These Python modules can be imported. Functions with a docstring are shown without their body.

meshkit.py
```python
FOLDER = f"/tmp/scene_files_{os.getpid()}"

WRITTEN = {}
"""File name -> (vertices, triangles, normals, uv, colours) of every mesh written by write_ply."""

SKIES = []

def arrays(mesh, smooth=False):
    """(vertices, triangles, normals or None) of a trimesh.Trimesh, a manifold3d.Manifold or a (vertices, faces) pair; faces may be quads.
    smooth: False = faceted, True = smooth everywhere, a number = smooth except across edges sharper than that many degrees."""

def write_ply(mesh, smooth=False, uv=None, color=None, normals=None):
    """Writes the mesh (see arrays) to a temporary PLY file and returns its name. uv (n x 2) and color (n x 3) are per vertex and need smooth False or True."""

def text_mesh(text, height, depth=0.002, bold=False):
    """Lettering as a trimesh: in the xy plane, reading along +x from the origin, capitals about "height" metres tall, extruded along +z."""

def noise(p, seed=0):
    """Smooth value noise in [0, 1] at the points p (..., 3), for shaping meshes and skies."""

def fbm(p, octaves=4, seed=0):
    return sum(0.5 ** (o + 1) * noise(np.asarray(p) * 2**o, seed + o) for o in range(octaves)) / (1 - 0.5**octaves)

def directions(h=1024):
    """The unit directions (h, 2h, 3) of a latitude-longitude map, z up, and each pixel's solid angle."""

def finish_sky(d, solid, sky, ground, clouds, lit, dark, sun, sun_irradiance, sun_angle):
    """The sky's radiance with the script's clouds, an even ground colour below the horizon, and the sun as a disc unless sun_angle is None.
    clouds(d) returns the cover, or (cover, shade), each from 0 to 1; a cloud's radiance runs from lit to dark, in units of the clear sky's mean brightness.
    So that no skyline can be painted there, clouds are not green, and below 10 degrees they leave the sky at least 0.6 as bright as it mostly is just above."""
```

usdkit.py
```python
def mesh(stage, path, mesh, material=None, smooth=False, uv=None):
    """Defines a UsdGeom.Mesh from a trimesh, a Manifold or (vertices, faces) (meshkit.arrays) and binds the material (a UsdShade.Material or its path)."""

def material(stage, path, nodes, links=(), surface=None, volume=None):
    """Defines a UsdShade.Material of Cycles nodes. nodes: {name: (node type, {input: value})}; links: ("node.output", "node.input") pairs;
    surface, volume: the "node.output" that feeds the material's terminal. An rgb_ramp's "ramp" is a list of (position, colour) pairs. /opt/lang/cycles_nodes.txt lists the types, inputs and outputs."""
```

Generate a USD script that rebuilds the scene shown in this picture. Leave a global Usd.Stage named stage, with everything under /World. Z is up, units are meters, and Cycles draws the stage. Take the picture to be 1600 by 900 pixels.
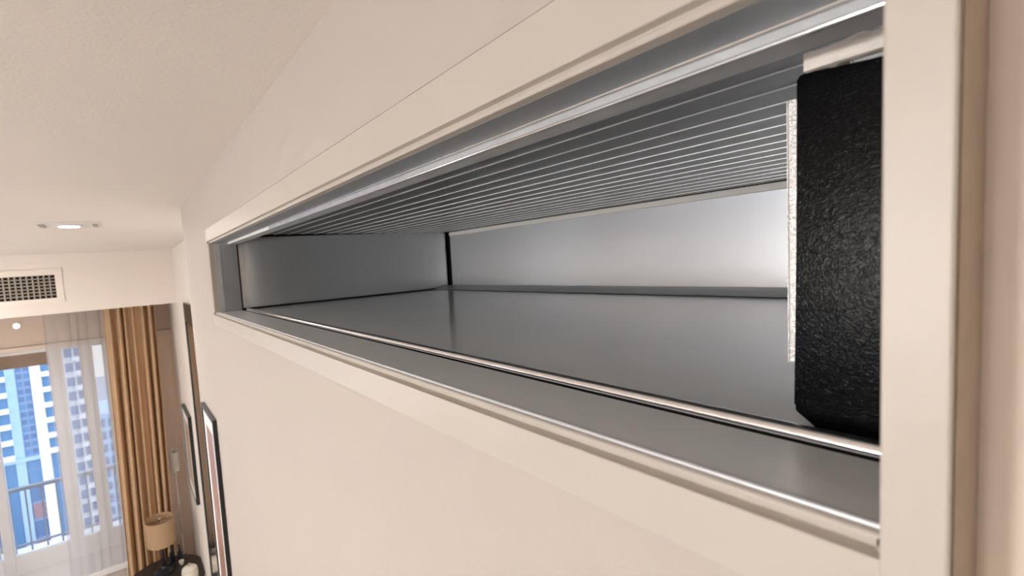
import math, random, sys
import numpy as np, trimesh, usdkit, meshkit
from pxr import Usd, UsdGeom, UsdLux, UsdShade, Gf, Sdf
from shapely.geometry import Polygon, box as sbox

random.seed(7); RNG = np.random.default_rng(7)
stage = Usd.Stage.CreateInMemory()
UsdGeom.SetStageUpAxis(stage, UsdGeom.Tokens.z); UsdGeom.SetStageMetersPerUnit(stage, 1.0)
UsdGeom.Xform.Define(stage, '/World'); UsdGeom.Scope.Define(stage, '/World/Looks')

# The plan is drawn in "lens units" measured from the eye point (x into the wall, y along the wall
# to the window, z up); one lens unit is 0.8 m and the eye stands 2.48 m above the floor.
S, H = 0.8, 2.48
FLOOR, CEIL = -3.1, 0.254
def W(p): return np.asarray(p, float) * S + np.array([0, 0, H])

# ---------------------------------------------------------------- camera
YAW, PITCH, ROLL = 0.5372, -0.0742, -0.0682
FPX, CX, CY = 726.8, 632.7, 465.2
EXPOSURE = 0.72
f_ = np.array([math.sin(YAW)*math.cos(PITCH), math.cos(YAW)*math.cos(PITCH), math.sin(PITCH)])
r_ = np.array([math.cos(YAW), -math.sin(YAW), 0.0]); u_ = np.cross(r_, f_)
r_, u_ = math.cos(ROLL)*r_ + math.sin(ROLL)*u_, -math.sin(ROLL)*r_ + math.cos(ROLL)*u_
cam = UsdGeom.Camera.Define(stage, '/World/camera')
AP = 36.0
cam.CreateHorizontalApertureAttr(AP); cam.CreateVerticalApertureAttr(AP*9/16)
cam.CreateFocalLengthAttr(FPX*AP/1600)
cam.CreateHorizontalApertureOffsetAttr((800-CX)/1600*AP)
cam.CreateVerticalApertureOffsetAttr((CY-450)/1600*AP)
cam.CreateClippingRangeAttr(Gf.Vec2f(0.005, 2000))
cam.CreateFStopAttr(FPX*AP/1600/1.5); cam.CreateFocusDistanceAttr(0.38)
cam.CreateExposureAttr(EXPOSURE)
eye = W((0, 0, 0))
cam.AddTransformOp().Set(Gf.Matrix4d(*[float(x) for x in (*r_, 0, *u_, 0, *(-f_), 0, *eye, 1)]))

# ---------------------------------------------------------------- sky, lamps
SKY = 1.2          # brightness of the pale blue sky outside
LAMP = 350.0        # radiance of the round lenses of the ceiling lights
LAMP_COLOUR = (1.0, 0.92, 0.84)
GLOBE = 76.0       # radiance of the unseen opal globe pendant added as fill light
dome = UsdLux.DomeLight.Define(stage, '/World/sky'); dome.CreateIntensityAttr(1.0)
usdkit.material(stage, '/World/Looks/sky', {
    't': ('texture_coordinate', {}), 's': ('separate_xyz', {}),
    'r': ('rgb_ramp', {'ramp': [(0, (.60, .60, .60)), (.49, (.68, .68, .69)), (.5, (.97, .98, 1.0)), (.72, (.84, .91, 1.0)), (1, (.66, .80, 1.0))]}),
    'm': ('map_range', {'from_min': -1, 'from_max': 1}), 'b': ('background_shader', {'strength': SKY})},
    [('t.generated', 's.vector'), ('s.z', 'm.value'), ('m.result', 'r.fac'), ('r.color', 'b.color')], surface='b.background')
UsdShade.MaterialBindingAPI.Apply(dome.GetPrim()).Bind(UsdShade.Material.Get(stage, '/World/Looks/sky'))

# ---------------------------------------------------------------- materials
M = {}
def mat(name, base, rough=.5, metal=0., bump=None, var=None, aniso=None, **kw):
    """bump: (scale, strength, distance) of a noise relief; var: (scale, amount) of a tonal noise."""
    n = {'p': ('principled_bsdf', dict(base_color=base, roughness=rough, metallic=metal, **kw))}
    l = []
    if bump or var or aniso: n['g'] = ('geometry', {})
    if var:
        k = var[1]
        n['vn'] = ('noise_texture', {'scale': var[0], 'detail': 3.0})
        n['vr'] = ('rgb_ramp', {'ramp': [(.25, tuple(c*(1-k) for c in base)), (.75, tuple(min(1, c*(1+k)) for c in base))]})
        l += [('g.position', 'vn.vector'), ('vn.fac', 'vr.fac'), ('vr.color', 'p.base_color')]
    if aniso:      # brushed grain: noise stretched along one axis
        n['mp'] = ('mapping', {'scale': aniso[0]}); n['an'] = ('noise_texture', {'scale': 1.0, 'detail': 2.0})
        n['ab'] = ('bump', {'strength': aniso[1], 'distance': .0004})
        l += [('g.position', 'mp.vector'), ('mp.vector', 'an.vector'), ('an.fac', 'ab.height'), ('ab.normal', 'p.normal')]
    if bump:
        n['bn'] = ('noise_texture', {'scale': bump[0], 'detail': 2.0}); n['b'] = ('bump', {'strength': bump[1], 'distance': bump[2]})
        l += [('g.position', 'bn.vector'), ('bn.fac', 'b.height'), ('b.normal', 'p.normal')]
    M[name] = usdkit.material(stage, '/World/Looks/' + name, n, l, surface='p.BSDF')

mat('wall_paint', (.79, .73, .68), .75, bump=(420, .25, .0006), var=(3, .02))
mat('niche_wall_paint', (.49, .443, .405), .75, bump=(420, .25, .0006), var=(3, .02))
mat('ceiling_paint', (.76, .715, .675), .8, bump=(260, .3, .0008), var=(2.5, .025))
mat('tan_paint', (.84, .745, .65), .6, bump=(420, .2, .0005), var=(9, .03))
mat('window_wall_paint', (.88, .70, .55), .6, bump=(420, .2, .0005))
mat('shaded_edge', (.37, .30, .235), .7, var=(80, .08))  # darker brown carries the shade on the stile side
mat('frame_paint', (.51, .468, .42), .42, bump=(700, .12, .0003), var=(30, .02))
mat('groove_paint', (.40, .35, .30), .6, var=(60, .06))
mat('steel', (.94, .97, 1.0), .30, .3, aniso=((40, 4, 40), .15))
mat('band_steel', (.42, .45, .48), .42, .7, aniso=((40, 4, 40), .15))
mat('pan_steel', (.93, .96, .985), .17, .3, var=(14, .01))
mat('back_steel', (.84, .87, .92), .36, .68, var=(5, .02))
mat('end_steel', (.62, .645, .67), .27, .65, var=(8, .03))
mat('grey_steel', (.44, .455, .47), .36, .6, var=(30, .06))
mat('bright_steel', (.92, .92, .93), .13, 1.)
mat('fascia_steel', (.46, .475, .49), .6, .35, bump=(900, .2, .0004), var=(60, .1))
mat('hem_steel', (.58, .60, .63), .4, .5)
mat('slat_metal', (.20, .208, .215), .36, .7, aniso=((500, 60, 500), .5))
mat('slat_lip', (.95, .95, .95), .4, .3)
mat('foil', (.86, .85, .84), .45, .55, bump=(800, .8, .0012))
mat('tape', (.86, .86, .86), .4, .3, bump=(300, .6, .001))
mat('insulation', (.92, .89, .86), .7, bump=(300, .4, .001))
mat('seam_black', (.012, .012, .012), .7)
mat('wood', (.95, .87, .80), .75, bump=(250, .5, .001), var=(60, .08))
mat('ceiling_lamp_frame', (.72, .70, .66), .4)
mat('vent_white', (.80, .74, .685), .5)
mat('vent_bar', (.36, .32, .27), .5)
mat('vent_dark', (.02, .017, .014), .8)
mat('frame_black', (.012, .013, .013), .3)
mat('frame_bronze', (.33, .28, .22), .35, .4)
mat('mat_board', (.80, .78, .78), .6)
mat('mirror', (.80, .80, .76), .12, 1.)
mat('header_panel', (.70, .56, .46), .45)
mat('ledge', (.78, .67, .58), .5)
mat('blind_brown', (.30, .21, .155), .6, var=(40, .05))
mat('window_white', (.80, .80, .82), .4)
mat('rail_metal', (.25, .28, .33), .4, .3)
mat('dark_wood', (.035, .028, .026), .25, var=(25, .25))
mat('dark_ceramic', (.010, .012, .018), .15)
mat('chrome', (.75, .75, .76), .12, 1.)
mat('white_ceramic', (.78, .73, .64), .3)
mat('floor_wood', (.66, .58, .50), .4, var=(6, .12))
mat('room_wall', (.80, .75, .70), .8)
mat('tower_grey', (.22, .32, .52), .6, var=(.08, .06))
mat('tower_white', (.86, .88, .90), .6)
mat('tower_light', (.36, .54, .76), .4)
mat('tower_glass', (.10, .19, .36), .12)
mat('tower_glass_pale', (.10, .24, .44), .15)
mat('tower_red', (.30, .19, .22), .7, var=(.3, .2))
mat('street', (.30, .33, .38), .9)

# black wrinkle-finish plastic
M['wrinkle_black'] = usdkit.material(stage, '/World/Looks/wrinkle_black', {
    'g': ('geometry', {}), 'n0': ('noise_texture', {'scale': 430.0, 'detail': 1.0, 'distortion': 1.4}),
    'w': ('math', {'math_type': 'absolute'}), 's': ('math', {'math_type': 'subtract', 'value2': .5}),
    'b': ('bump', {'strength': .34, 'distance': .0004}), 'fine': ('noise_texture', {'scale': 1500.0}),
    'b2': ('bump', {'strength': .15, 'distance': .0003}),
    'p': ('principled_bsdf', {'base_color': (.0025, .0025, .003), 'roughness': .19, 'specular_ior_level': .04})},
    [('g.position', 'n0.vector'), ('g.position', 'fine.vector'), ('n0.fac', 's.value1'), ('s.value', 'w.value1'), ('w.value', 'b.height'),
     ('fine.fac', 'b2.height'), ('b.normal', 'b2.normal'), ('b2.normal', 'p.normal')], surface='p.BSDF')
def emitter(name, colour, k):
    M[name] = usdkit.material(stage, '/World/Looks/' + name, {'e': ('emission', {'color': colour, 'strength': k})}, surface='e.emission')
emitter('lamp_glow', LAMP_COLOUR, LAMP)
emitter('globe_glow', (1.0, .95, .90), GLOBE)
emitter('floor_globe_glow', (1.0, .93, .86), 42.0)
emitter('reflection_glow', (1.0, .88, .76), 4.0)  # glow for a reflected lamp, no fitting is here
M['pane'] = usdkit.material(stage, '/World/Looks/pane', {
    'f': ('fresnel', {'IOR': 1.45}), 't': ('transparent_bsdf', {'color': (.95, .97, 1.0)}), 'g': ('glossy_bsdf', {'color': (1, 1, 1), 'roughness': .02}), 'm': ('mix_closure', {})},
    [('f.fac', 'm.fac'), ('t.BSDF', 'm.closure1'), ('g.BSDF', 'm.closure2')], surface='m.closure')
def cloth(name, colour, transl, clear=0.0, weave=1500.):
    n = {'g': ('geometry', {}), 'n': ('noise_texture', {'scale': weave}), 'b': ('bump', {'strength': .2, 'distance': .001}),
         'd': ('diffuse_bsdf', {'color': colour}), 't': ('translucent_bsdf', {'color': colour}), 'm': ('mix_closure', {'fac': transl}),
         'c': ('transparent_bsdf', {'color': (1, 1, 1)}), 'x': ('mix_closure', {'fac': clear})}
    M[name] = usdkit.material(stage, '/World/Looks/' + name, n, [('g.position', 'n.vector'), ('n.fac', 'b.height'), ('b.normal', 'd.normal'),
        ('d.BSDF', 'm.closure1'), ('t.BSDF', 'm.closure2'), ('m.closure', 'x.closure1'), ('c.BSDF', 'x.closure2')], surface='x.closure')
cloth('tan_cloth', (.74, .53, .34), .28)
cloth('sheer_cloth', (.68, .655, .65), .5, .72)
cloth('shade_tan', (.58, .40, .25), .25)
cloth('shade_white', (.82, .79, .75), .45)
# the two prints: soft blocks of colour, printed flat
def print_mat(name, cols):
    M[name] = usdkit.material(stage, '/World/Looks/' + name, {
        'g': ('geometry', {}), 'mp': ('mapping', {'scale': (0, 2.0, 3.2)}), 'n': ('noise_texture', {'scale': 1.0, 'detail': 1.0, 'distortion': .6}),
        'r': ('rgb_ramp', {'ramp': cols}), 'p': ('principled_bsdf', {'roughness': .35, 'coat_weight': .6})},
        [('g.position', 'mp.vector'), ('mp.vector', 'n.vector'), ('n.fac', 'r.fac'), ('r.color', 'p.base_color')], surface='p.BSDF')
print_mat('print_red', [(.2, (.30, .13, .09)), (.48, (.42, .22, .17)), (.6, (.50, .42, .42)), (.9, (.45, .50, .62))])
print_mat('print_tan', [(.2, (.45, .25, .14)), (.5, (.62, .50, .40)), (.8, (.75, .70, .62))])

# ---------------------------------------------------------------- building helpers
_used = {}
def numbered(parent, name):
    k = (parent, name); i = _used.get(k, 0); _used[k] = i + 1
    return name if i == 0 else f'{name}_{i:03d}'
BASE = {}
def thing(name, label, cat, base, group=None):
    path = '/World/' + numbered('/World', name)
    x = UsdGeom.Xform.Define(stage, path); b = W(base); x.AddTranslateOp().Set(Gf.Vec3d(*b)); BASE[path] = b
    _tag(x.GetPrim(), label, cat, group); return path
def _tag(prim, label=None, cat=None, group=None, kind=None):
    for k, v in (('label', label), ('category', cat), ('group', group), ('kind', kind)):
        if v: prim.SetCustomDataByKey(k, v)
def cat_(ms):
    ms = [m if isinstance(m, trimesh.Trimesh) else trimesh.Trimesh(*meshkit.arrays(m)[:2], process=False) for m in ms]
    return trimesh.util.concatenate(ms)
def obj(name, mesh, m, parent='/World', smooth=35, label=None, cat=None, group=None, kind=None):
    """A mesh drawn in lens units becomes one prim; under a thing its points are local to the thing's base."""
    if isinstance(mesh, (list, tuple)) and not isinstance(mesh[0], np.ndarray): mesh = cat_(mesh)
    v, f, _ = meshkit.arrays(mesh); v = W(v)
    root = '/'.join(parent.split('/')[:3]); v = v - BASE.get(root, np.zeros(3))
    path = parent + '/' + numbered(parent, name)
    p = usdkit.mesh(stage, path, trimesh.Trimesh(v, f, process=True), M[m], smooth=smooth)
    _tag(p.GetPrim(), label, cat, group, kind); return path
def part(name, mesh, m, parent, smooth=35, label=None): return obj(name, mesh, m, parent, smooth, label)
def struct(name, mesh, m, parent='/World', smooth=False, label=None):
    top = parent == '/World'
    return obj(name, mesh, m, parent, smooth, label=label, kind='structure' if top else None)
def B(x0, x1, y0, y1, z0, z1, c=0.0):
    """Box, its edges chamfered by c."""
    lo, hi = np.array([min(x0, x1), min(y0, y1), min(z0, z1)]), np.array([max(x0, x1), max(y0, y1), max(z0, z1)])
    if c <= 0:
        return trimesh.creation.box(bounds=[lo, hi])
    c = min(c, .45*min(hi-lo)); pts = []
    for s in np.ndindex(2, 2, 2):
        q = np.where(s, hi, lo); d = np.where(s, -1, 1)*c
        for k in range(3):
            t = q + d; t[k] = q[k]; pts.append(t)
    return trimesh.convex.convex_hull(np.array(pts))
def prof_y(pts, y0, y1):
    """A closed outline of (x, z) points drawn out along y."""
    m = trimesh.creation.extrude_polygon(Polygon(pts), y1-y0, engine='earcut'); v = m.vertices
    return trimesh.Trimesh(np.stack([v[:, 0], y0+v[:, 2], v[:, 1]], 1), m.faces[:, ::-1])
def prof_x(poly, x0, x1):
    """A closed outline in (y, z) drawn out along x."""
    poly = poly if isinstance(poly, Polygon) else Polygon(poly)
    m = trimesh.creation.extrude_polygon(poly, x1-x0, engine='earcut'); v = m.vertices
    return trimesh.Trimesh(np.stack([x0+v[:, 2], v[:, 0], v[:, 1]], 1), m.faces)
def tube(a, b, r, n=14, r2=None):
    a, b = np.array(a, float), np.array(b, float); L = np.linalg.norm(b-a)
    m = trimesh.creation.cylinder(r, L, sections=n)
    if r2 is not None:
        v = m.vertices.copy(); k = np.where(v[:, 2] > 0, r2/r, 1); v[:, 0] *= k; v[:, 1] *= k; m = trimesh.Trimesh(v, m.faces)
    m.apply_transform(trimesh.geometry.align_vectors([0, 0, 1], (b-a)/L)); m.apply_translation((a+b)/2); return m
def lathe(prof, at, n=28):
    m = trimesh.creation.revolve(np.array(prof, float), sections=n); m.apply_translation(at); return m
def arc(cx, cz, r, a0, a1, n=5):
    return [(cx+r*math.cos(math.radians(a)), cz+r*math.sin(math.radians(a))) for a in np.linspace(a0, a1, n)]

# ================================================================ the room
YA, YB = -3.6, 5.56           # back and window ends of the room
XL = -4.6                     # the wall opposite
XW, XR = 0.197, 0.369         # the wall with the opening; the set-back wall beyond its end
YE = 1.875                    # where the wall with the opening ends
struct('floor', B(XL-.1, 1.2, YA-.1, YB+.3, FLOOR-.15, FLOOR), 'floor_wood')
struct('ceiling', B(XL-.1, 1.2, YA-.1, YB+.3, CEIL, CEIL+.15), 'ceiling_paint')
w2 = (-.1, 3.9, -2.5, -.12)      # wide unseen window added opposite for its daylight (y0, y1, z0, z1)
struct('wall_left', prof_x(Polygon([(YA-.1, FLOOR), (YB+.3, FLOOR), (YB+.3, CEIL), (YA-.1, CEIL)], [[(w2[0], w2[2]), (w2[1], w2[2]), (w2[1], w2[3]), (w2[0], w2[3])]]), XL-.15, XL), 'room_wall')
wn2 = struct('window_2', [B(XL-.09, XL-.04, w2[0], w2[1], w2[2], w2[2]+.05), B(XL-.09, XL-.04, w2[0], w2[1], w2[3]-.05, w2[3])], 'window_white')  # frame of the added window that lights the recess
for yy in np.linspace(w2[0]+.03, w2[1]-.03, 6):
    struct('mullion', B(XL-.09, XL-.04, yy-.03, yy+.03, w2[2]+.05, w2[3]-.05), 'window_white', wn2)
for ya_, yb_ in zip(np.linspace(w2[0]+.03, w2[1]-.03, 6)[:-1], np.linspace(w2[0]+.03, w2[1]-.03, 6)[1:]):
    struct('pane', B(XL-.068, XL-.062, ya_+.03, yb_-.03, w2[2]+.05, w2[3]-.05), 'pane', wn2)
struct('wall_back', B(XL, 1.2, YA-.15, YA, FLOOR, CEIL), 'room_wall')
# wall with the opening; the hole is the size of the painted frame
Y0, Y1 = .0319, 1.345         # near and far end of the painted frame
ZT, ZB = .1260, -.1312
slab = Polygon([(Y0+.0045, FLOOR), (YE, FLOOR), (YE, CEIL), (Y0+.0045, CEIL)], [[(Y0+.009, ZB), (Y1, ZB), (Y1, ZT), (Y0+.009, ZT)]])
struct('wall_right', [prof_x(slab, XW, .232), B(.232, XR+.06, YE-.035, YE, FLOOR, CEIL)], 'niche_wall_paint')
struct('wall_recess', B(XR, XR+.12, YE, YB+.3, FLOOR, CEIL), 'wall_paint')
struct('wall_near', B(.230, .26, YA, Y0+.004, FLOOR, CEIL), 'tan_paint')
# dropped beam in front of the curtains
ZS, YS = -.2075, 4.486
vent_x0, vent_x1, vz0, vz1 = -1.30, -.464, -.0834, .0945
def xz_panel(outer, holes, y0, y1):
    m = trimesh.creation.extrude_polygon(Polygon(outer, holes), y1-y0, engine='earcut'); v = m.vertices
    return trimesh.Trimesh(np.stack([v[:, 0], y0+v[:, 2], v[:, 1]], 1), m.faces[:, ::-1])
struct('trim_1', [xz_panel([(XL, ZS), (XR, ZS), (XR, CEIL), (XL, CEIL)], [[(vent_x0, vz0), (vent_x1, vz0), (vent_x1, vz1), (vent_x0, vz1)]], YS, YS+.05),
                  B(XL, XR, YS+.05, YS+.40, ZS, ZS+.03)], 'wall_paint', label='cream dropped ceiling beam above the curtains')

# ================================================================ painted frame round the opening
XF, XBD, XG = .195, .2005, .2085    # face of the frame, of its inner bead, back of the bead
k = XF/.2
ob, ot = -.1333*k, .1276*k
gb0, gb1 = -.1062*k, -.1019*k       # groove in the lower rail
gt0, gt1 = .0921*k, .0943*k         # groove in the upper rail
ib, it = -.0976, .0871
y_in, y_out = .0477*k, .0327*k
fr = thing('opening_surround', 'long cream painted frame round the metal-lined recess in the wall', 'frame', (XF, .7, ob))
def rail_profile(sign):
    if sign < 0:   # lower rail: outer face, groove, rounded bead
        return [(XF, ob), (XF, gb0-.0004), (XF+.0004, gb0), (XF+.007, gb0+.0006), (XF+.007, gb1-.0006), (XBD+.0003, gb1), (XBD, gb1+.0008)] + \
               arc(XBD+.0016, ib-.0016, .0016, 180, 90, 5) + [(XG, ib), (XG, ib), (XG, ob)]
    return [(XF, ot), (XG, ot), (XG, it), (XBD+.0005, it), (XBD, it+.0006), (XBD, gt0), (XF+.006, gt0+.0004), (XF+.006, gt1-.0003), (XF+.0004, gt1), (XF, gt1+.0004)]
def mitred(pts, y0, y1, ylo, yhi, zi, zo):
    """rail whose near end is cut on the corner's slant"""
    m = prof_y(pts, y0, y1); m = m.subdivide() if False else m
    v = m.vertices.copy(); near = v[:, 1] < (y0+y1)/2
    t = np.clip((v[:, 2]-zo)/(zi-zo), 0, 1)
    v[near, 1] = ylo + (yhi-ylo)*t[near]
    return trimesh.Trimesh(v, m.faces)
g = .00012
part('bottom_rail', mitred(rail_profile(-1), 0, 1.3445, y_out+.003+g, y_in+g, gb0, ob), 'frame_paint', fr)
part('top_rail', mitred(rail_profile(1), 0, 1.3445, y_out+.003+g, y_in+g, gt1, ot), 'frame_paint', fr)
stile = prof_x([(y_out, ob-.004), (y_in-g, gb0), (y_in-g, gt1), (y_out, ot+.004)], XF-.0006, XG+.004)
# the near stile: rounded on both long edges
def z_prism(outline, z0, z1):
    m = trimesh.creation.extrude_polygon(Polygon(outline), z1-z0, engine='earcut'); m.apply_translation([0, 0, z0]); return m
rr = .0009
XN = .2295          # the tan wall stands this far back
out = [(XF-.0006+rr-rr*math.cos(a), y_in-g-rr+rr*math.sin(a)) for a in np.linspace(0, math.pi/2, 6)]
out2 = [(XF-.0006+rr-rr*math.cos(a), y_out+rr-rr*math.sin(a)) for a in np.linspace(math.pi/2, 0, 6)]
part('near_stile', z_prism(out + [(XN, y_in-g), (XN, y_out+.0004)] + [(XF+.004, y_out+.0004)] + out2, FLOOR, CEIL), 'frame_paint', fr)
part('stile_shade', B(XF+.0042, XN, y_out-.0001, y_out+.0003, FLOOR, CEIL), 'shaded_edge', fr, label='side of the near stile with shade put into its colour')  # thin dark sheet, shade of the side face in its colour
part('far_stile', B(XF+.001, XG+.02, 1.3195, 1.3445, ib+.0002, it-.0002+.04*0, .0006), 'groove_paint', fr)
part('end_peg', [B(XBD-.0015, XBD+.004, y_in+.0002, y_in+.0016, gb0+.0003, gb0+.0022, .0004)], 'groove_paint', fr)
part('peg_hole', [B(XBD-.0012, XBD+.004, y_in+.0002, y_in+.0015, gb0+.0024, gb1-.0002)], 'seam_black', fr)

# ================================================================ metal-lined recess
ln = thing('recess_liner', 'brushed steel lining of the long recess, with floor pan, back and end panels', 'metal liner', (.6, .7, -.1))
YN, YF = -.04, 1.318
ZP = -.098
part('sill', B(.2056, .2645, .0482, 1.3185, ZP-.004, -.0972, .0004), 'steel', ln)
part('sill_lip', prof_y(arc(.2045, -.0968, .0014, 0, 360, 17)[:-1], .0482, 1.3185), 'hem_steel', ln, label='bright rolled lip along the front of the sill')
part('front_rod', prof_y(arc(.2785, -.0975, .0048, 0, 360, 29)[:-1], YN+.01, 1.309), 'bright_steel', ln, label='polished round rod between sill and floor pan')
part('floor_pan', B(.2850, .985, YN, YF+.012, ZP-.004, ZP), 'pan_steel', ln)
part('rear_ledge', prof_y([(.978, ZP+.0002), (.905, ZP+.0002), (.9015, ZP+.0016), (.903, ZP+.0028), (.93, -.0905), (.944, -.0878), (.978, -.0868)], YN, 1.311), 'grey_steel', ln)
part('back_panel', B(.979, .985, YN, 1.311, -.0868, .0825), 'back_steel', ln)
part('back_edge_strip', B(.9755, .985, YN, 1.311, .0828, .0953, .001), 'insulation', ln, label='pale strip along the top of the back panel')
xs = np.concatenate([np.linspace(.2725, .40, 24), np.linspace(.42, .968, 20)])
bend = YF + .013*np.exp(-(xs-.2725)/.042) + .006*np.exp(-(.968-xs)/.05)
def sheet(xs, ys, z0, z1, t):
    n = len(xs); V = np.array([(x_, y_+d, z_) for d in (0, t) for z_ in (z0, z1) for x_, y_ in zip(xs, ys)])
    i0 = np.arange(n-1); F = []
    for k0, k1 in ((0, n), (3*n, 2*n), (n, 3*n), (2*n, 0)):
        F += [np.stack([k0+i0, k0+i0+1, k1+i0+1], 1), np.stack([k0+i0, k1+i0+1, k1+i0], 1)]
    F += [np.array([[0, n, 3*n], [0, 3*n, 2*n]]), np.array([[n-1, 3*n-1+0, 2*n-1], [n-1, 3*n-1, 4*n-1]])]
    return trimesh.Trimesh(V, np.vstack(F))
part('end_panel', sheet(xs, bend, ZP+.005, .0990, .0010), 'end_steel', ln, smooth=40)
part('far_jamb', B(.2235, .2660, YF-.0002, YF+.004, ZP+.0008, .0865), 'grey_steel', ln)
part('jamb_edge', B(.2100, .2232, YF-.0006, YF+.004, ZP+.0008, .0865), 'fascia_steel', ln, label='pale outer edge of the far jamb')
part('shell', [B(.2665, 1.0, YF+.018, YF+.026, ZP-.01, .14), B(.9855, 1.0, YN-.02, YF+.018, ZP-.01, .14),
               B(.2665, .9855, YN-.02, YN-.006, ZP-.01, .14), B(.2665, 1.0, YN-.02, YF+.026, .136, .146), B(.2665, 1.0, YN-.02, YF+.026, ZP-.016, ZP-.009)], 'seam_black', ln)
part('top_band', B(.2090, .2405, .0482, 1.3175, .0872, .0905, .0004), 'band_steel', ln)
part('top_lip', prof_y(arc(.2418, .0880, .0014, 0, 360, 15)[:-1], .0482, 1.3175), 'bright_steel', ln)
part('fascia', prof_y([(.2436, .0900), (.2452, .0826), (.2462, .0818), (.268, .0816), (.2690, .0826), (.2690, .112), (.2436, .112)], .0482, 1.3172), 'fascia_steel', ln)
part('fascia_edge', prof_y(arc(.2456, .0822, .0010, 0, 360, 13)[:-1], .0482, 1.3172), 'bright_steel', ln)
part('tape_strip', prof_y([(.2428, .0902), (.2446, .0820), (.2449, .0820), (.2431, .0902)], .90, 1.3165), 'tape', ln, label='strip of white tape on the far end of the fascia')

# slatted underside above the recess
sl = thing('slatted_ceiling', 'dark metal slats with bright lips running along the top of the recess', 'slatted panel', (.6, .7, .11))
part('backing', B(.270, .974, YN, 1.3165, .118, .124), 'seam_black', sl)
def zslat(x): return .104 - .0148*(x-.37)
x = .288; i = 0
while x < .955:
    za, zb_ = zslat(x), zslat(x+.040); dp = .0012
    p = part('slat', prof_y([(x+.0003, za+.0004), (x+.0400, zb_+dp), (x+.0400, zb_+dp+.0012), (x+.0003, za+.0045)], YN+.002, 1.3160), 'slat_metal', sl, smooth=False)
    part('lip', prof_y([(x, za), (x+.0006, za+.00005), (x+.0006, za+.0016), (x-.0001, za+.0016)], YN+.002, 1.3160), 'slat_lip', p, smooth=False)
    x += .0400; i += 1

# ================================================================ black box, its strip and the timber block
bx = thing('control_box', 'black wrinkle-finish box with a chamfered corner at the right end of the recess', 'control box', (.32, .06, ZP))
def cover(yf, dz, y_near=.012):
    top = lambda y: .0790 - (.0990-y)*.105
    return [(y_near, top(y_near)), (yf-.004, top(yf-.004)), (yf-.0012, top(yf)-.0007), (yf, top(yf)-.0028), (yf+.0012*dz, -.0900), (yf+.0008*dz, -.0908), (yf-.0072, -.0976), (yf-.0082, -.0979), (y_near, -.0979)]
part('front_cover', prof_x(cover(.1003, 1), .293, .300), 'wrinkle_black', bx)
c2 = [(.012, .062), (.1022, .0735), (.1046, -.0893), (.0915, -.0979), (.012, -.0979)]
part('housing', prof_x(c2, .3003, .380), 'wrinkle_black', bx)
part('metal_strip', [B(.3150, .3185, .1049, .1119, -.0700, .0735, .0006), B(.3150, .3186, .1119, .1124, -.0702, .0732)], 'foil', bx, label='bright foil edged strip down the far side')
bk = thing('wood_block', 'pale rough-sawn timber block wedged above the black box', 'block', (.295, .07, .078))
def rough_block():
    m = B(.289, .312, .012, .0963, .0785, .0873)
    for _ in range(5): m = m.subdivide()
    v = m.vertices.copy(); n = meshkit.fbm(v*np.array([400, 260, 400]), 4, 3)-.5
    topm = v[:, 2] > .0870
    v[~topm & (v[:, 2] < .0787), 2] += (.0963-v[~topm & (v[:, 2] < .0787), 1])*.045; v[topm, 2] += n[topm]*.0036 - .0006*np.clip((v[topm, 1]-.085)/.01, 0, 1)
    v[:, 0] += (n*.0004)
    return trimesh.Trimesh(v, m.faces)
part('timber', rough_block(), 'wood', bk)
cl = thing('metal_clip', 'small grey metal clips in the gap below the timber block', 'clip', (.296, .08, .0765))
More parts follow.
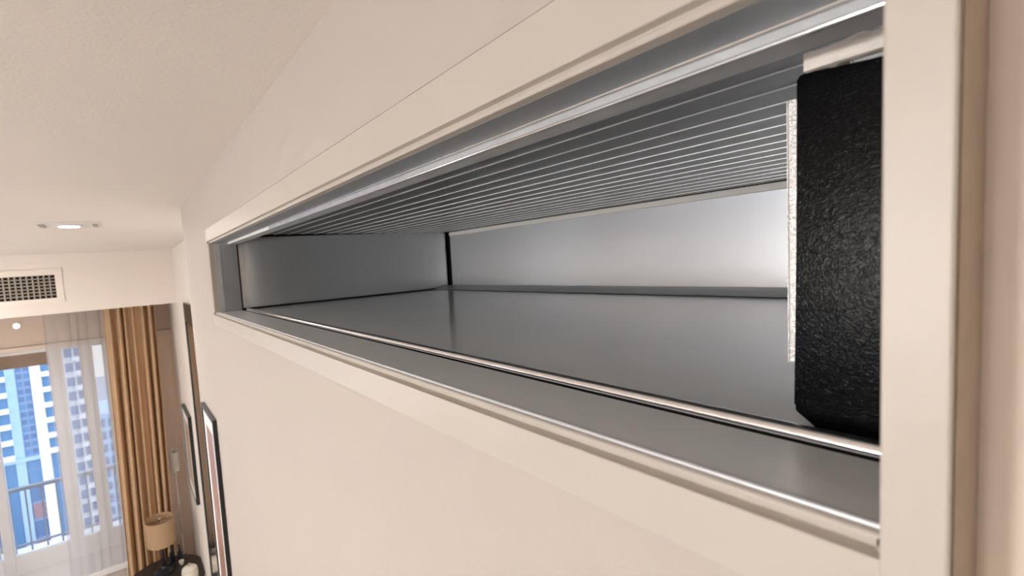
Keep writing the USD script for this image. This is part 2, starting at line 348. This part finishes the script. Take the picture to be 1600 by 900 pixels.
part('plate', [B(.2945, .302, .012, .0810, .0766, .0783, .0002)], 'fascia_steel', cl)
part('tab', [B(.2938, .302, .0850, .0882, .0774, .0785, .0002)], 'bright_steel', cl)
part('tongue', [B(.2942, .302, .0796, .0801, .0762, .0784, .0001)], 'bright_steel', cl)

# ================================================================ ceiling lights
def ceiling_light(x, y, label):
    t = thing('ceiling_light', label, 'ceiling light', (x, y, CEIL), 'square recessed ceiling lights')
    a, b = .104, .105
    ring = Polygon([(-a, -b), (a, -b), (a, b), (-a, b)], [[(.052*math.cos(q), .052*math.sin(q)) for q in np.linspace(0, 2*math.pi, 33)[:-1]]])
    m = trimesh.creation.extrude_polygon(ring, .006, engine='earcut'); m.apply_translation([x, y, CEIL-.0055]); part('plate', m, 'ceiling_lamp_frame', t)
    part('bezel', lathe([(.036, -.0115), (.052, -.0070), (.054, 0), (.036, 0), (.036, -.0115)], (x, y, CEIL), 40), 'ceiling_lamp_frame', t)
    part('lens', lathe([(0, -.0105), (.02, -.0103), (.0355, -.0090), (.0355, -.002), (0, -.002)], (x, y, CEIL), 36), 'lamp_glow', t)
    for s in (-1, 1):
        part('clip', B(x+s*.082, x+s*.100, y-.05, y+.05, CEIL-.0095, CEIL-.005, .001), 'vent_bar', t)
ceiling_light(-.176, 2.37, 'square recessed ceiling light with a glowing round lens, near the white wall')
for x, y, where in ((-1.25, 3.75, 'just left of the picture beside the curtains'), (-1.7, 2.37, 'halfway across the room'), (-3.3, 2.37, 'near the added window opposite'), (-.9, .1, 'just left of the camera'),
                    (-2.6, .1, 'farther left of the camera')):
    ceiling_light(x, y, 'square recessed ceiling light added out of the picture for brightness, ' + where)  # unseen lights added to brighten the room

gx, gy, gz, gr = -1.8, .50, -.12, .13
pd = thing('added_pendant_lamp', 'round opal glass pendant lamp added to brighten the room, out of the picture', 'pendant lamp', (gx, gy, CEIL))  # unseen lamp added to light the wall, ceiling and recess
part('globe', trimesh.creation.icosphere(3, gr).apply_translation([gx, gy, gz]), 'globe_glow', pd)
part('cap', lathe([(0, gr-.012), (.04, gr-.012), (.04, gr+.03), (.012, gr+.045), (0, gr+.045)], (gx, gy, gz), 24), 'chrome', pd)
part('rod', tube((gx, gy, gz+gr+.04), (gx, gy, CEIL-.02), .006, 10), 'chrome', pd)
part('rose', lathe([(0, -.03), (.05, -.022), (.055, -.001), (0, -.001)], (gx, gy, CEIL), 28), 'chrome', pd)

hx, hy, hz = -1.95, 3.35, -.95
gl = thing('added_globe_lamp', 'opal globe floor lamp added to brighten the far end, out of the picture', 'floor lamp', (hx, hy, FLOOR))  # unseen lamp added to brighten the curtain end
part('globe', trimesh.creation.icosphere(3, .14).apply_translation([hx, hy, hz]), 'floor_globe_glow', gl)
part('stem', tube((hx, hy, FLOOR+.02), (hx, hy, hz-.13), .01, 12), 'chrome', gl)
part('foot', lathe([(0, .0005), (.15, .0005), (.15, .015), (.02, .03), (0, .03)], (hx, hy, FLOOR), 32), 'chrome', gl)

# ================================================================ air vent in the beam
av = thing('air_vent', 'cream air conditioning grille with dark square cells in the beam', 'air vent', (-.9, YS, 0))
part('frame', xz_panel([(vent_x0-.05, vz0-.035), (vent_x1+.047, vz0-.035), (vent_x1+.047, vz1+.046), (vent_x0-.05, vz1+.046)],
     [[(vent_x0, vz0), (vent_x1, vz0), (vent_x1, vz1), (vent_x0, vz1)]], YS-.006, YS-.0005), 'vent_white', av)
nx, nz = 24, 7
for i in range(1, nx): 
    xx = vent_x0 + (vent_x1-vent_x0)*i/nx
    part('vertical_bar', B(xx-.0045, xx+.0045, YS+.002, YS+.016, vz0, vz1), 'vent_bar', av, smooth=False)
for i in range(1, nz):
    zz = vz0 + (vz1-vz0)*i/nz
    part('cross_bar', B(vent_x0, vent_x1, YS+.004, YS+.014, zz-.0040, zz+.0040), 'vent_bar', av, smooth=False)
part('duct', B(vent_x0-.01, vent_x1+.01, YS+.052, YS+.10, vz0-.01, vz1+.01), 'vent_dark', av)

# ================================================================ pictures and mirror on the walls
def picture(name, label, xw, depth, y0, y1, z0, z1, w, pm, matw):
    t = thing(name, label, 'picture', (xw, (y0+y1)/2, z0))
    xf = xw-depth; x1 = xw-.0008
    for nm, b in (('near_bar', (y0, y0+w, z0, z1)), ('far_bar', (y1-w, y1, z0, z1)), ('top_bar', (y0+w, y1-w, z1-w, z1)), ('bottom_bar', (y0+w, y1-w, z0, z0+w))):
        part('frame_bar', B(xf, x1, *b, .0006), 'frame_black', t)
    part('mat_board', B(xf+.004, xf+.006, y0+w, y1-w, z0+w, z1-w), 'mat_board', t)
    part('print', B(xf+.0034, xf+.0039, y0+w+matw, y1-w-matw, z0+w+matw, z1-w-matw), pm, t)
    return t
picture('framed_picture', 'tall black-framed picture with a reddish print at the end of the white wall', XW, .0125, 1.50, 1.755, -1.12, -.437, .012, 'print_red', .05)
picture('framed_picture', 'smaller black-framed picture on the far wall beside the curtain', XR, .030, 4.30, 4.82, -1.955, -1.18, .014, 'print_tan', .08)
mr = thing('wall_mirror', 'tall dark-framed mirror on the far wall, seen edge-on behind the wall corner', 'mirror', (XR, 3.2, -2.6))
my0, my1, mz0, mz1, mw = 2.6, 3.81, -2.75, -.18, .035
for b in ((my0, my0+mw, mz0, mz1), (my1-mw, my1, mz0, mz1), (my0+mw, my1-mw, mz1-.14, mz1), (my0+mw, my1-mw, mz0, mz0+mw)):
    part('frame_bar', B(XR-.020, XR-.0008, *b, .002), 'frame_black', mr)
part('glass', B(XR-.014, XR-.010, my0+mw, my1-mw, mz0+mw, mz1-.14), 'mirror', mr)

# ================================================================ window wall
YG = YB+.10
wx0, wx1, wz0, wz1 = -3.6, -.20, -2.72, -.545
wall = xz_panel([(XL, FLOOR), (XR, FLOOR), (XR, CEIL), (XL, CEIL)], [[(wx0, wz0), (wx1, wz0), (wx1, wz1), (wx0, wz1)]], YB, YB+.18)
struct('wall_far', wall, 'window_wall_paint')
struct('trim_2', B(XL, XR, YB-.02, YB-.0005, -.53, CEIL-.02), 'header_panel', label='beige panel above the window')
struct('trim_3', [B(XL, XR, YB-.05, YB-.0005, -.575, -.532, .006)], 'ledge', label='pale moulding under the beige panel')
wn = struct('window_1', [B(wx0, wx1, YG-.03, YG+.03, wz1-.07, wz1), B(wx0, wx1, YG-.03, YG+.03, wz0, wz0+.04)], 'window_white')
cols = [-3.58, -2.38, -1.19, -.66, -.41, -.215]
for c in cols:
    w = .055 if c > -1 else .04
    struct('mullion', B(c-w, c+w, YG-.035, YG+.035, wz0+.04, wz1-.0), 'window_white', wn)
for a, b in zip(cols[:-1], cols[1:]):
    wa = .055 if a > -1 else .04; wb = .055 if b > -1 else .04
    zt = wz1-.075
    if b < -.6: 
        struct('blind', B(a+wa, b-wb, YG-.028, YG+.0, wz1-.195, wz1-.004), 'blind_brown', wn); zt = wz1-.20
    struct('lower_rail', B(a+wa, b-wb, YG-.03, YG+.03, wz0+.04, wz0+.18), 'window_white', wn)
    struct('pane', B(a+wa, b-wb, YG+.004, YG+.010, wz0+.18, zt), 'pane', wn)
sill = struct('trim_4', B(wx0-.05, wx1+.05, YB-.36, YB+.07, wz0-.05, wz0+.003, .003), 'window_white', label='white window sill')
struct('trim_5', B(wx0-.05, wx1+.05, YB-.33, YB-.0005, FLOOR, wz0-.052), 'tan_paint', label='low wall under the window sill')
sp = thing('lamp_reflection', 'small glowing disc standing in for a lamp reflection above the window', 'spotlight', (-.90, YB-.02, -.335))  # glowing disc put in for the reflection of a lamp
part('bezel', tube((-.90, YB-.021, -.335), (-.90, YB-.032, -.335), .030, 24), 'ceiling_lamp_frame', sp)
part('lens', tube((-.90, YB-.0325, -.335), (-.90, YB-.036, -.335), .022, 24), 'reflection_glow', sp)

# railing outside
YR = YB+.42
rl = thing('balcony_railing', 'slim grey balcony railing with round balusters outside the window', 'railing', (-1.9, YR, -2.6))
kr = YR/5.5
part('top_rail', B(-3.9, .2, YR-.025, YR+.025, -1.865*kr, -1.832*kr, .006), 'rail_metal', rl)
part('bottom_rail', B(-3.9, .2, YR-.012, YR+.012, -2.392*kr, -2.374*kr, .003), 'rail_metal', rl)
i = 0
for xx in np.arange(-3.8, .2, .118*kr):
    part('baluster', tube((xx+.03, YR, -2.374*kr if False else -2.45*kr), (xx+.03, YR, -1.866*kr), .0085, 10), 'rail_metal', rl)
struct('balcony_slab', [B(-4.4, .5, YB+.19, YR+.1, -2.52*kr, -2.45*kr), B(-4.4, .5, YB+.19, YR+.1, -3.0, -2.53*kr)], 'window_white')

# ================================================================ curtains
def curtain(top, bot, y, z0, z1, folds, amp, seed, thick=.003, nx=200, nz=40):
    """A hanging cloth between x ranges top and bot, folded along y, gathered towards the head."""
    rg = np.random.default_rng(seed); ph = rg.uniform(0, 6.28, 4)
    s = np.linspace(0, 1, nx); t = np.linspace(0, 1, nz)
    ss, tt = np.meshgrid(s, t)
    xx = (top[0]*(1-tt)+bot[0]*tt) + ss*((top[1]-top[0])*(1-tt)+(bot[1]-bot[0])*tt)
    warp = ss + .018*np.sin(2*math.pi*2.3*ss+ph[0]) + .012*np.sin(2*math.pi*5.1*ss+ph[1]) + .006*np.sin(3*tt+ph[3]+8*ss)
    a = amp*(.55+.45*np.minimum(1, tt*3))*(1+.35*np.sin(2*math.pi*1.7*ss+ph[2]))
    w = 2*math.pi*folds*warp
    yy = y + a*np.sin(w) + .25*a*np.sin(2*w+ph[1]+1.2*tt)
    xx = xx + .25*a*np.cos(w)*.6
    zz = z1 + (z0-z1)*tt
    V = np.stack([xx, yy, zz], -1).reshape(-1, 3); V2 = V + np.array([0, thick, 0]); n = len(V)
    idx = np.arange(n).reshape(nz, nx); q = np.stack([idx[:-1, :-1], idx[1:, :-1], idx[1:, 1:], idx[:-1, 1:]], -1).reshape(-1, 4)
    F = np.vstack([q[:, [0, 1, 2]], q[:, [0, 2, 3]]]); F2 = F[:, ::-1]+n
    ring = np.concatenate([idx[0, :], idx[1:, -1], idx[-1, -2::-1], idx[-2:0:-1, 0]]); r2 = np.roll(ring, -1)
    E_ = np.vstack([np.stack([ring, ring+n, r2], 1), np.stack([r2, ring+n, r2+n], 1)])
    return trimesh.Trimesh(np.vstack([V, V2]), np.vstack([F, F2, E_]))
ZH = -.06
td = thing('drape', 'heavy tan curtain hanging in deep folds at the right of the window', 'curtain', (0, 5.12, FLOOR))
part('cloth', curtain((-.205, .225), (-.25, .165), 5.12, FLOOR+.02, ZH, 6.5, .05, 3), 'tan_cloth', td, smooth=True)
sh = thing('sheer_curtain', 'translucent white sheer curtain beside the tan drape', 'curtain', (-.4, 5.22, FLOOR))
part('cloth', curtain((-.665, -.17), (-.70, -.20), 5.22, FLOOR+.02, ZH, 6, .009, 5, .0008), 'sheer_cloth', sh, smooth=True)
sh2 = thing('sheer_curtain', 'translucent sheer curtain at the left edge of the picture', 'curtain', (-2.2, 5.22, FLOOR))
part('cloth', curtain((-3.7, -1.17), (-3.7, -1.14), 5.22, FLOOR+.02, ZH, 26, .022, 8, .0008, nx=500), 'sheer_cloth', sh2, smooth=True)
cr = thing('curtain_track', 'slim white curtain track behind the beam', 'curtain track', (-1.7, 5.18, ZH))
part('channel', B(-4.4, .33, 5.10, 5.25, ZH+.002, ZH+.03), 'window_white', cr)
part('bracket', B(-1.72, -1.66, 5.10, YB-.021, ZH+.031, ZH+.05), 'window_white', cr)
part('bracket', B(.26, .32, 5.10, YB-.021, ZH+.031, ZH+.05), 'window_white', cr)

# ================================================================ table corner
ZTB = -2.70
tx, ty = .06, 4.68
tb = thing('round_table', 'dark wood round side table in the corner under the lamp', 'table', (tx, ty, FLOOR))
part('tabletop', lathe([(0, -.03), (.33, -.03), (.34, -.022), (.34, -.006), (.334, 0), (0, 0)], (tx, ty, ZTB), 56), 'dark_wood', tb)
part('pedestal', lathe([(0, FLOOR-ZTB), (.17, FLOOR-ZTB), (.17, FLOOR-ZTB+.02), (.05, FLOOR-ZTB+.06), (.035, -.2), (.06, -.03), (0, -.03)], (tx, ty, ZTB), 32), 'dark_wood', tb)
lx, ly = .055, 4.78
lp = thing('table_lamp', 'table lamp with a tan drum shade and dark stem on the round table', 'lamp', (lx, ly, ZTB))
part('base', lathe([(0, .0005), (.085, .0005), (.092, .008), (.09, .02), (.07, .032), (.03, .045), (.022, .06), (0, .06)], (lx, ly, ZTB), 36), 'dark_ceramic', lp)
part('stem', lathe([(0, .06), (.016, .06), (.012, .10), (.012, .23), (0, .23)], (lx, ly, ZTB), 20), 'dark_ceramic', lp)
part('socket', lathe([(0, .23), (.018, .23), (.02, .24), (.016, .27), (0, .273)], (lx, ly, ZTB), 20), 'chrome', lp)
part('shade', lathe([(.118, .280), (.121, .280), (.121, .510), (.118, .510), (.118, .280)], (lx, ly, ZTB), 48), 'shade_tan', lp)
part('finial', lathe([(0, .40), (.004, .40), (.004, .498), (.018, .502), (.02, .512), (.01, .52), (0, .522)], (lx, ly, ZTB), 18), 'chrome', lp)
part('spider', [B(lx-.118, lx+.118, ly-.003, ly+.003, ZTB+.492, ZTB+.497), B(lx-.003, lx+.003, ly-.118, ly+.118, ZTB+.492, ZTB+.497), tube((lx, ly, ZTB+.22), (lx, ly, ZTB+.495), .004, 8)], 'chrome', lp)
jx, jy = .265, 4.46
jr = thing('lidded_jar', 'squat cream jar with a round knob on its lid at the edge of the table', 'jar', (jx, jy, ZTB))
part('body', lathe([(0, .0005), (.055, .0005), (.068, .01), (.07, .05), (.066, .085), (.05, .092), (0, .092)], (jx-.02, jy+.06, ZTB), 28), 'white_ceramic', jr)
part('lid', lathe([(0, .0925), (.062, .0925), (.062, .099), (.05, .108), (.015, .114), (0, .114)], (jx-.02, jy+.06, ZTB), 28), 'white_ceramic', jr)
part('knob', lathe([(0, .114), (.006, .115), (.006, .122), (.013, .128), (.013, .138), (.006, .144), (0, .145)], (jx-.02, jy+.06, ZTB), 16), 'chrome', jr)
for (bx_, by_, hh, lab) in ((.13, 4.90, .15, 'dark slim bottle on the round table, nearer the lamp stem'), (.195, 4.86, .15, 'dark slim bottle on the round table, nearer the wall')):
    bt = thing('bottle', lab, 'bottle', (bx_, by_, ZTB), 'dark bottles behind the lamp')
    part('glass', lathe([(0, .0005), (.02, .0005), (.022, .008), (.022, hh*.6), (.009, hh*.75), (.008, hh), (0, hh)], (bx_, by_, ZTB), 20), 'dark_ceramic', bt)
    part('cap', lathe([(0, hh), (.01, hh), (.01, hh+.018), (0, hh+.018)], (bx_, by_, ZTB), 14), 'dark_wood', bt)
cp = thing('cup', 'small white cup beside the dark bottles on the table', 'cup', (.20, 4.80, ZTB))
part('bowl', lathe([(0, .0005), (.014, .0005), (.022, .02), (.024, .036), (.021, .036), (.019, .02), (0, .006)], (.20, 4.80, ZTB), 22), 'white_ceramic', cp)
fx, fy = .248, 5.20
fl = thing('floor_lamp', 'slim lamp with a small white cylinder shade on a beaded stem behind the table', 'floor lamp', (fx, fy, FLOOR))
part('foot', lathe([(0, .0005), (.05, .0005), (.05, .012), (.01, .02), (0, .02)], (fx, fy, FLOOR), 24), 'chrome', fl)
part('stem', tube((fx, fy, FLOOR+.018), (fx, fy, -1.70), .006, 10), 'chrome', fl)
for zb in (-1.98, -2.14, -2.30, -2.46):
    part('bead', lathe([(0, -.022), (.012, -.012), (.015, 0), (.012, .012), (0, .022)], (fx, fy, zb), 14), 'chrome', fl)
part('shade', lathe([(.046, -1.935), (.0485, -1.935), (.0485, -1.742), (.046, -1.742), (.046, -1.935)], (fx, fy, 0), 32), 'shade_white', fl)
part('holder', [B(fx-.046, fx+.046, fy-.002, fy+.002, -1.760, -1.756), tube((fx, fy, -1.760), (fx, fy, -1.70), .005, 8)], 'chrome', fl)

# ================================================================ the city outside
def tower(name, label, x0, x1, y, depth, z0, z1, wallm, cat='building'):
    t = thing(name, label, cat, ((x0+x1)/2, y, z0))
    part('wall', B(x0, x1, y, y+depth, z0, z1), wallm, t, smooth=False); return t
GZ = -150.0
struct('ground', B(-700, 500, 40, 900, GZ-1, GZ), 'street')

def tower_bays(t, x0, y, z_hi, z_lo):
    """one bay of the glass tower: pale pilaster, two columns of windows, a white pier, balconies"""
    part('pilaster', B(x0, x0+2.0, y-.35, y+.2, GZ, 58), 'tower_light', t, smooth=False)
    z = z_hi; r = 0
    while z > z_lo:
        for c, (a, b) in enumerate(((2.25, 3.2), (3.6, 4.65))):
            part('window', B(x0+a, x0+b, y-.12, y+.2, z-.62, z+.55), 'tower_glass' if (r+c) % 3 else 'tower_glass_pale', t, smooth=False)
        z -= 1.95; r += 1
    part('pier', B(x0+5.15, x0+7.2, y-1.4, y+.2, GZ, 58), 'tower_white', t, smooth=False)
    part('recess_glass', B(x0+7.3, x0+9.5, y-.10, y+.2, -100, 58), 'tower_glass_pale', t, smooth=False)
    for q in range(16):
        z = 10.2-4.02*q
        if z < -43: break
        part('balcony', B(x0+7.2, x0+9.7, y-1.2, y+.2, z-.6, z+.6), 'tower_white', t, smooth=False)
t1 = tower('glass_tower', 'pale blue tower with white piers and white balconies outside the window', -76, -18.3, 150, 30, GZ, 58, 'tower_grey')
for bx0 in (-66.4, -56.8, -47.2, -37.6, -28.0):
    tower_bays(t1, bx0, 150, 10 if bx0 < -30 else -6.3, -42)
part('string_course', B(-76, -20.9, 149.3, 150.2, -43.6, -42.6), 'tower_light', t1, smooth=False)
for bx0 in (-47.2, -37.6, -28.0):
    for a, b in ((-.2, 2.0), (2.3, 4.9)):
        for z0, z1 in ((-46.0, -43.9), (-49.6, -46.5), (-54.5, -50.8), (-59, -55.2), (-64, -59.8), (-69, -64.8)):
            part('window', B(bx0+a, bx0+b, 149.8, 150.2, z0, z1), 'tower_glass_pale' if z0 > -50 else ('tower_glass' if (int(-z0)+int(a*5)) % 2 else 'tower_red'), t1, smooth=False)
t2 = tower('white_tower', 'white residential tower with stacked balconies behind the sheer curtain', -17.0, -12.2, 160, 20, GZ, 50, 'tower_white')
for q in range(22):
    z = 6-4.1*q
    part('window', B(-16.6, -14.9, 159.8, 160.2, z-1.3, z+1.1), 'tower_glass_pale', t2, smooth=False)
    part('balcony', B(-14.9, -12.0, 158.2, 160.2, z-2.3, z-1.2), 'tower_white', t2, smooth=False)
    part('window', B(-14.3, -12.8, 159.8, 160.2, z-1.1, z+1.1), 'tower_glass', t2, smooth=False)
t3 = tower('low_block', 'lower pale block showing through the sheer beside the drape', -11.8, 2, 170, 20, GZ, -40, 'tower_light')
for q in range(12):
    for c in range(5):
        part('window', B(-11.2+c*2.5, -9.6+c*2.5, 169.8, 170.2, -44-4*q, -41.6-4*q), 'tower_glass', t3, smooth=False)
t4 = tower('brick_block', 'brownish block at the foot of the towers below the railing', -40, -18, 120, 12, GZ, -62, 'tower_red')
for q in range(8):
    for c in range(7):
        part('window', B(-39+c*3, -37.2+c*3, 119.8, 120.2, -66-4*q, -63.6-4*q), 'tower_glass_pale', t4, smooth=False)
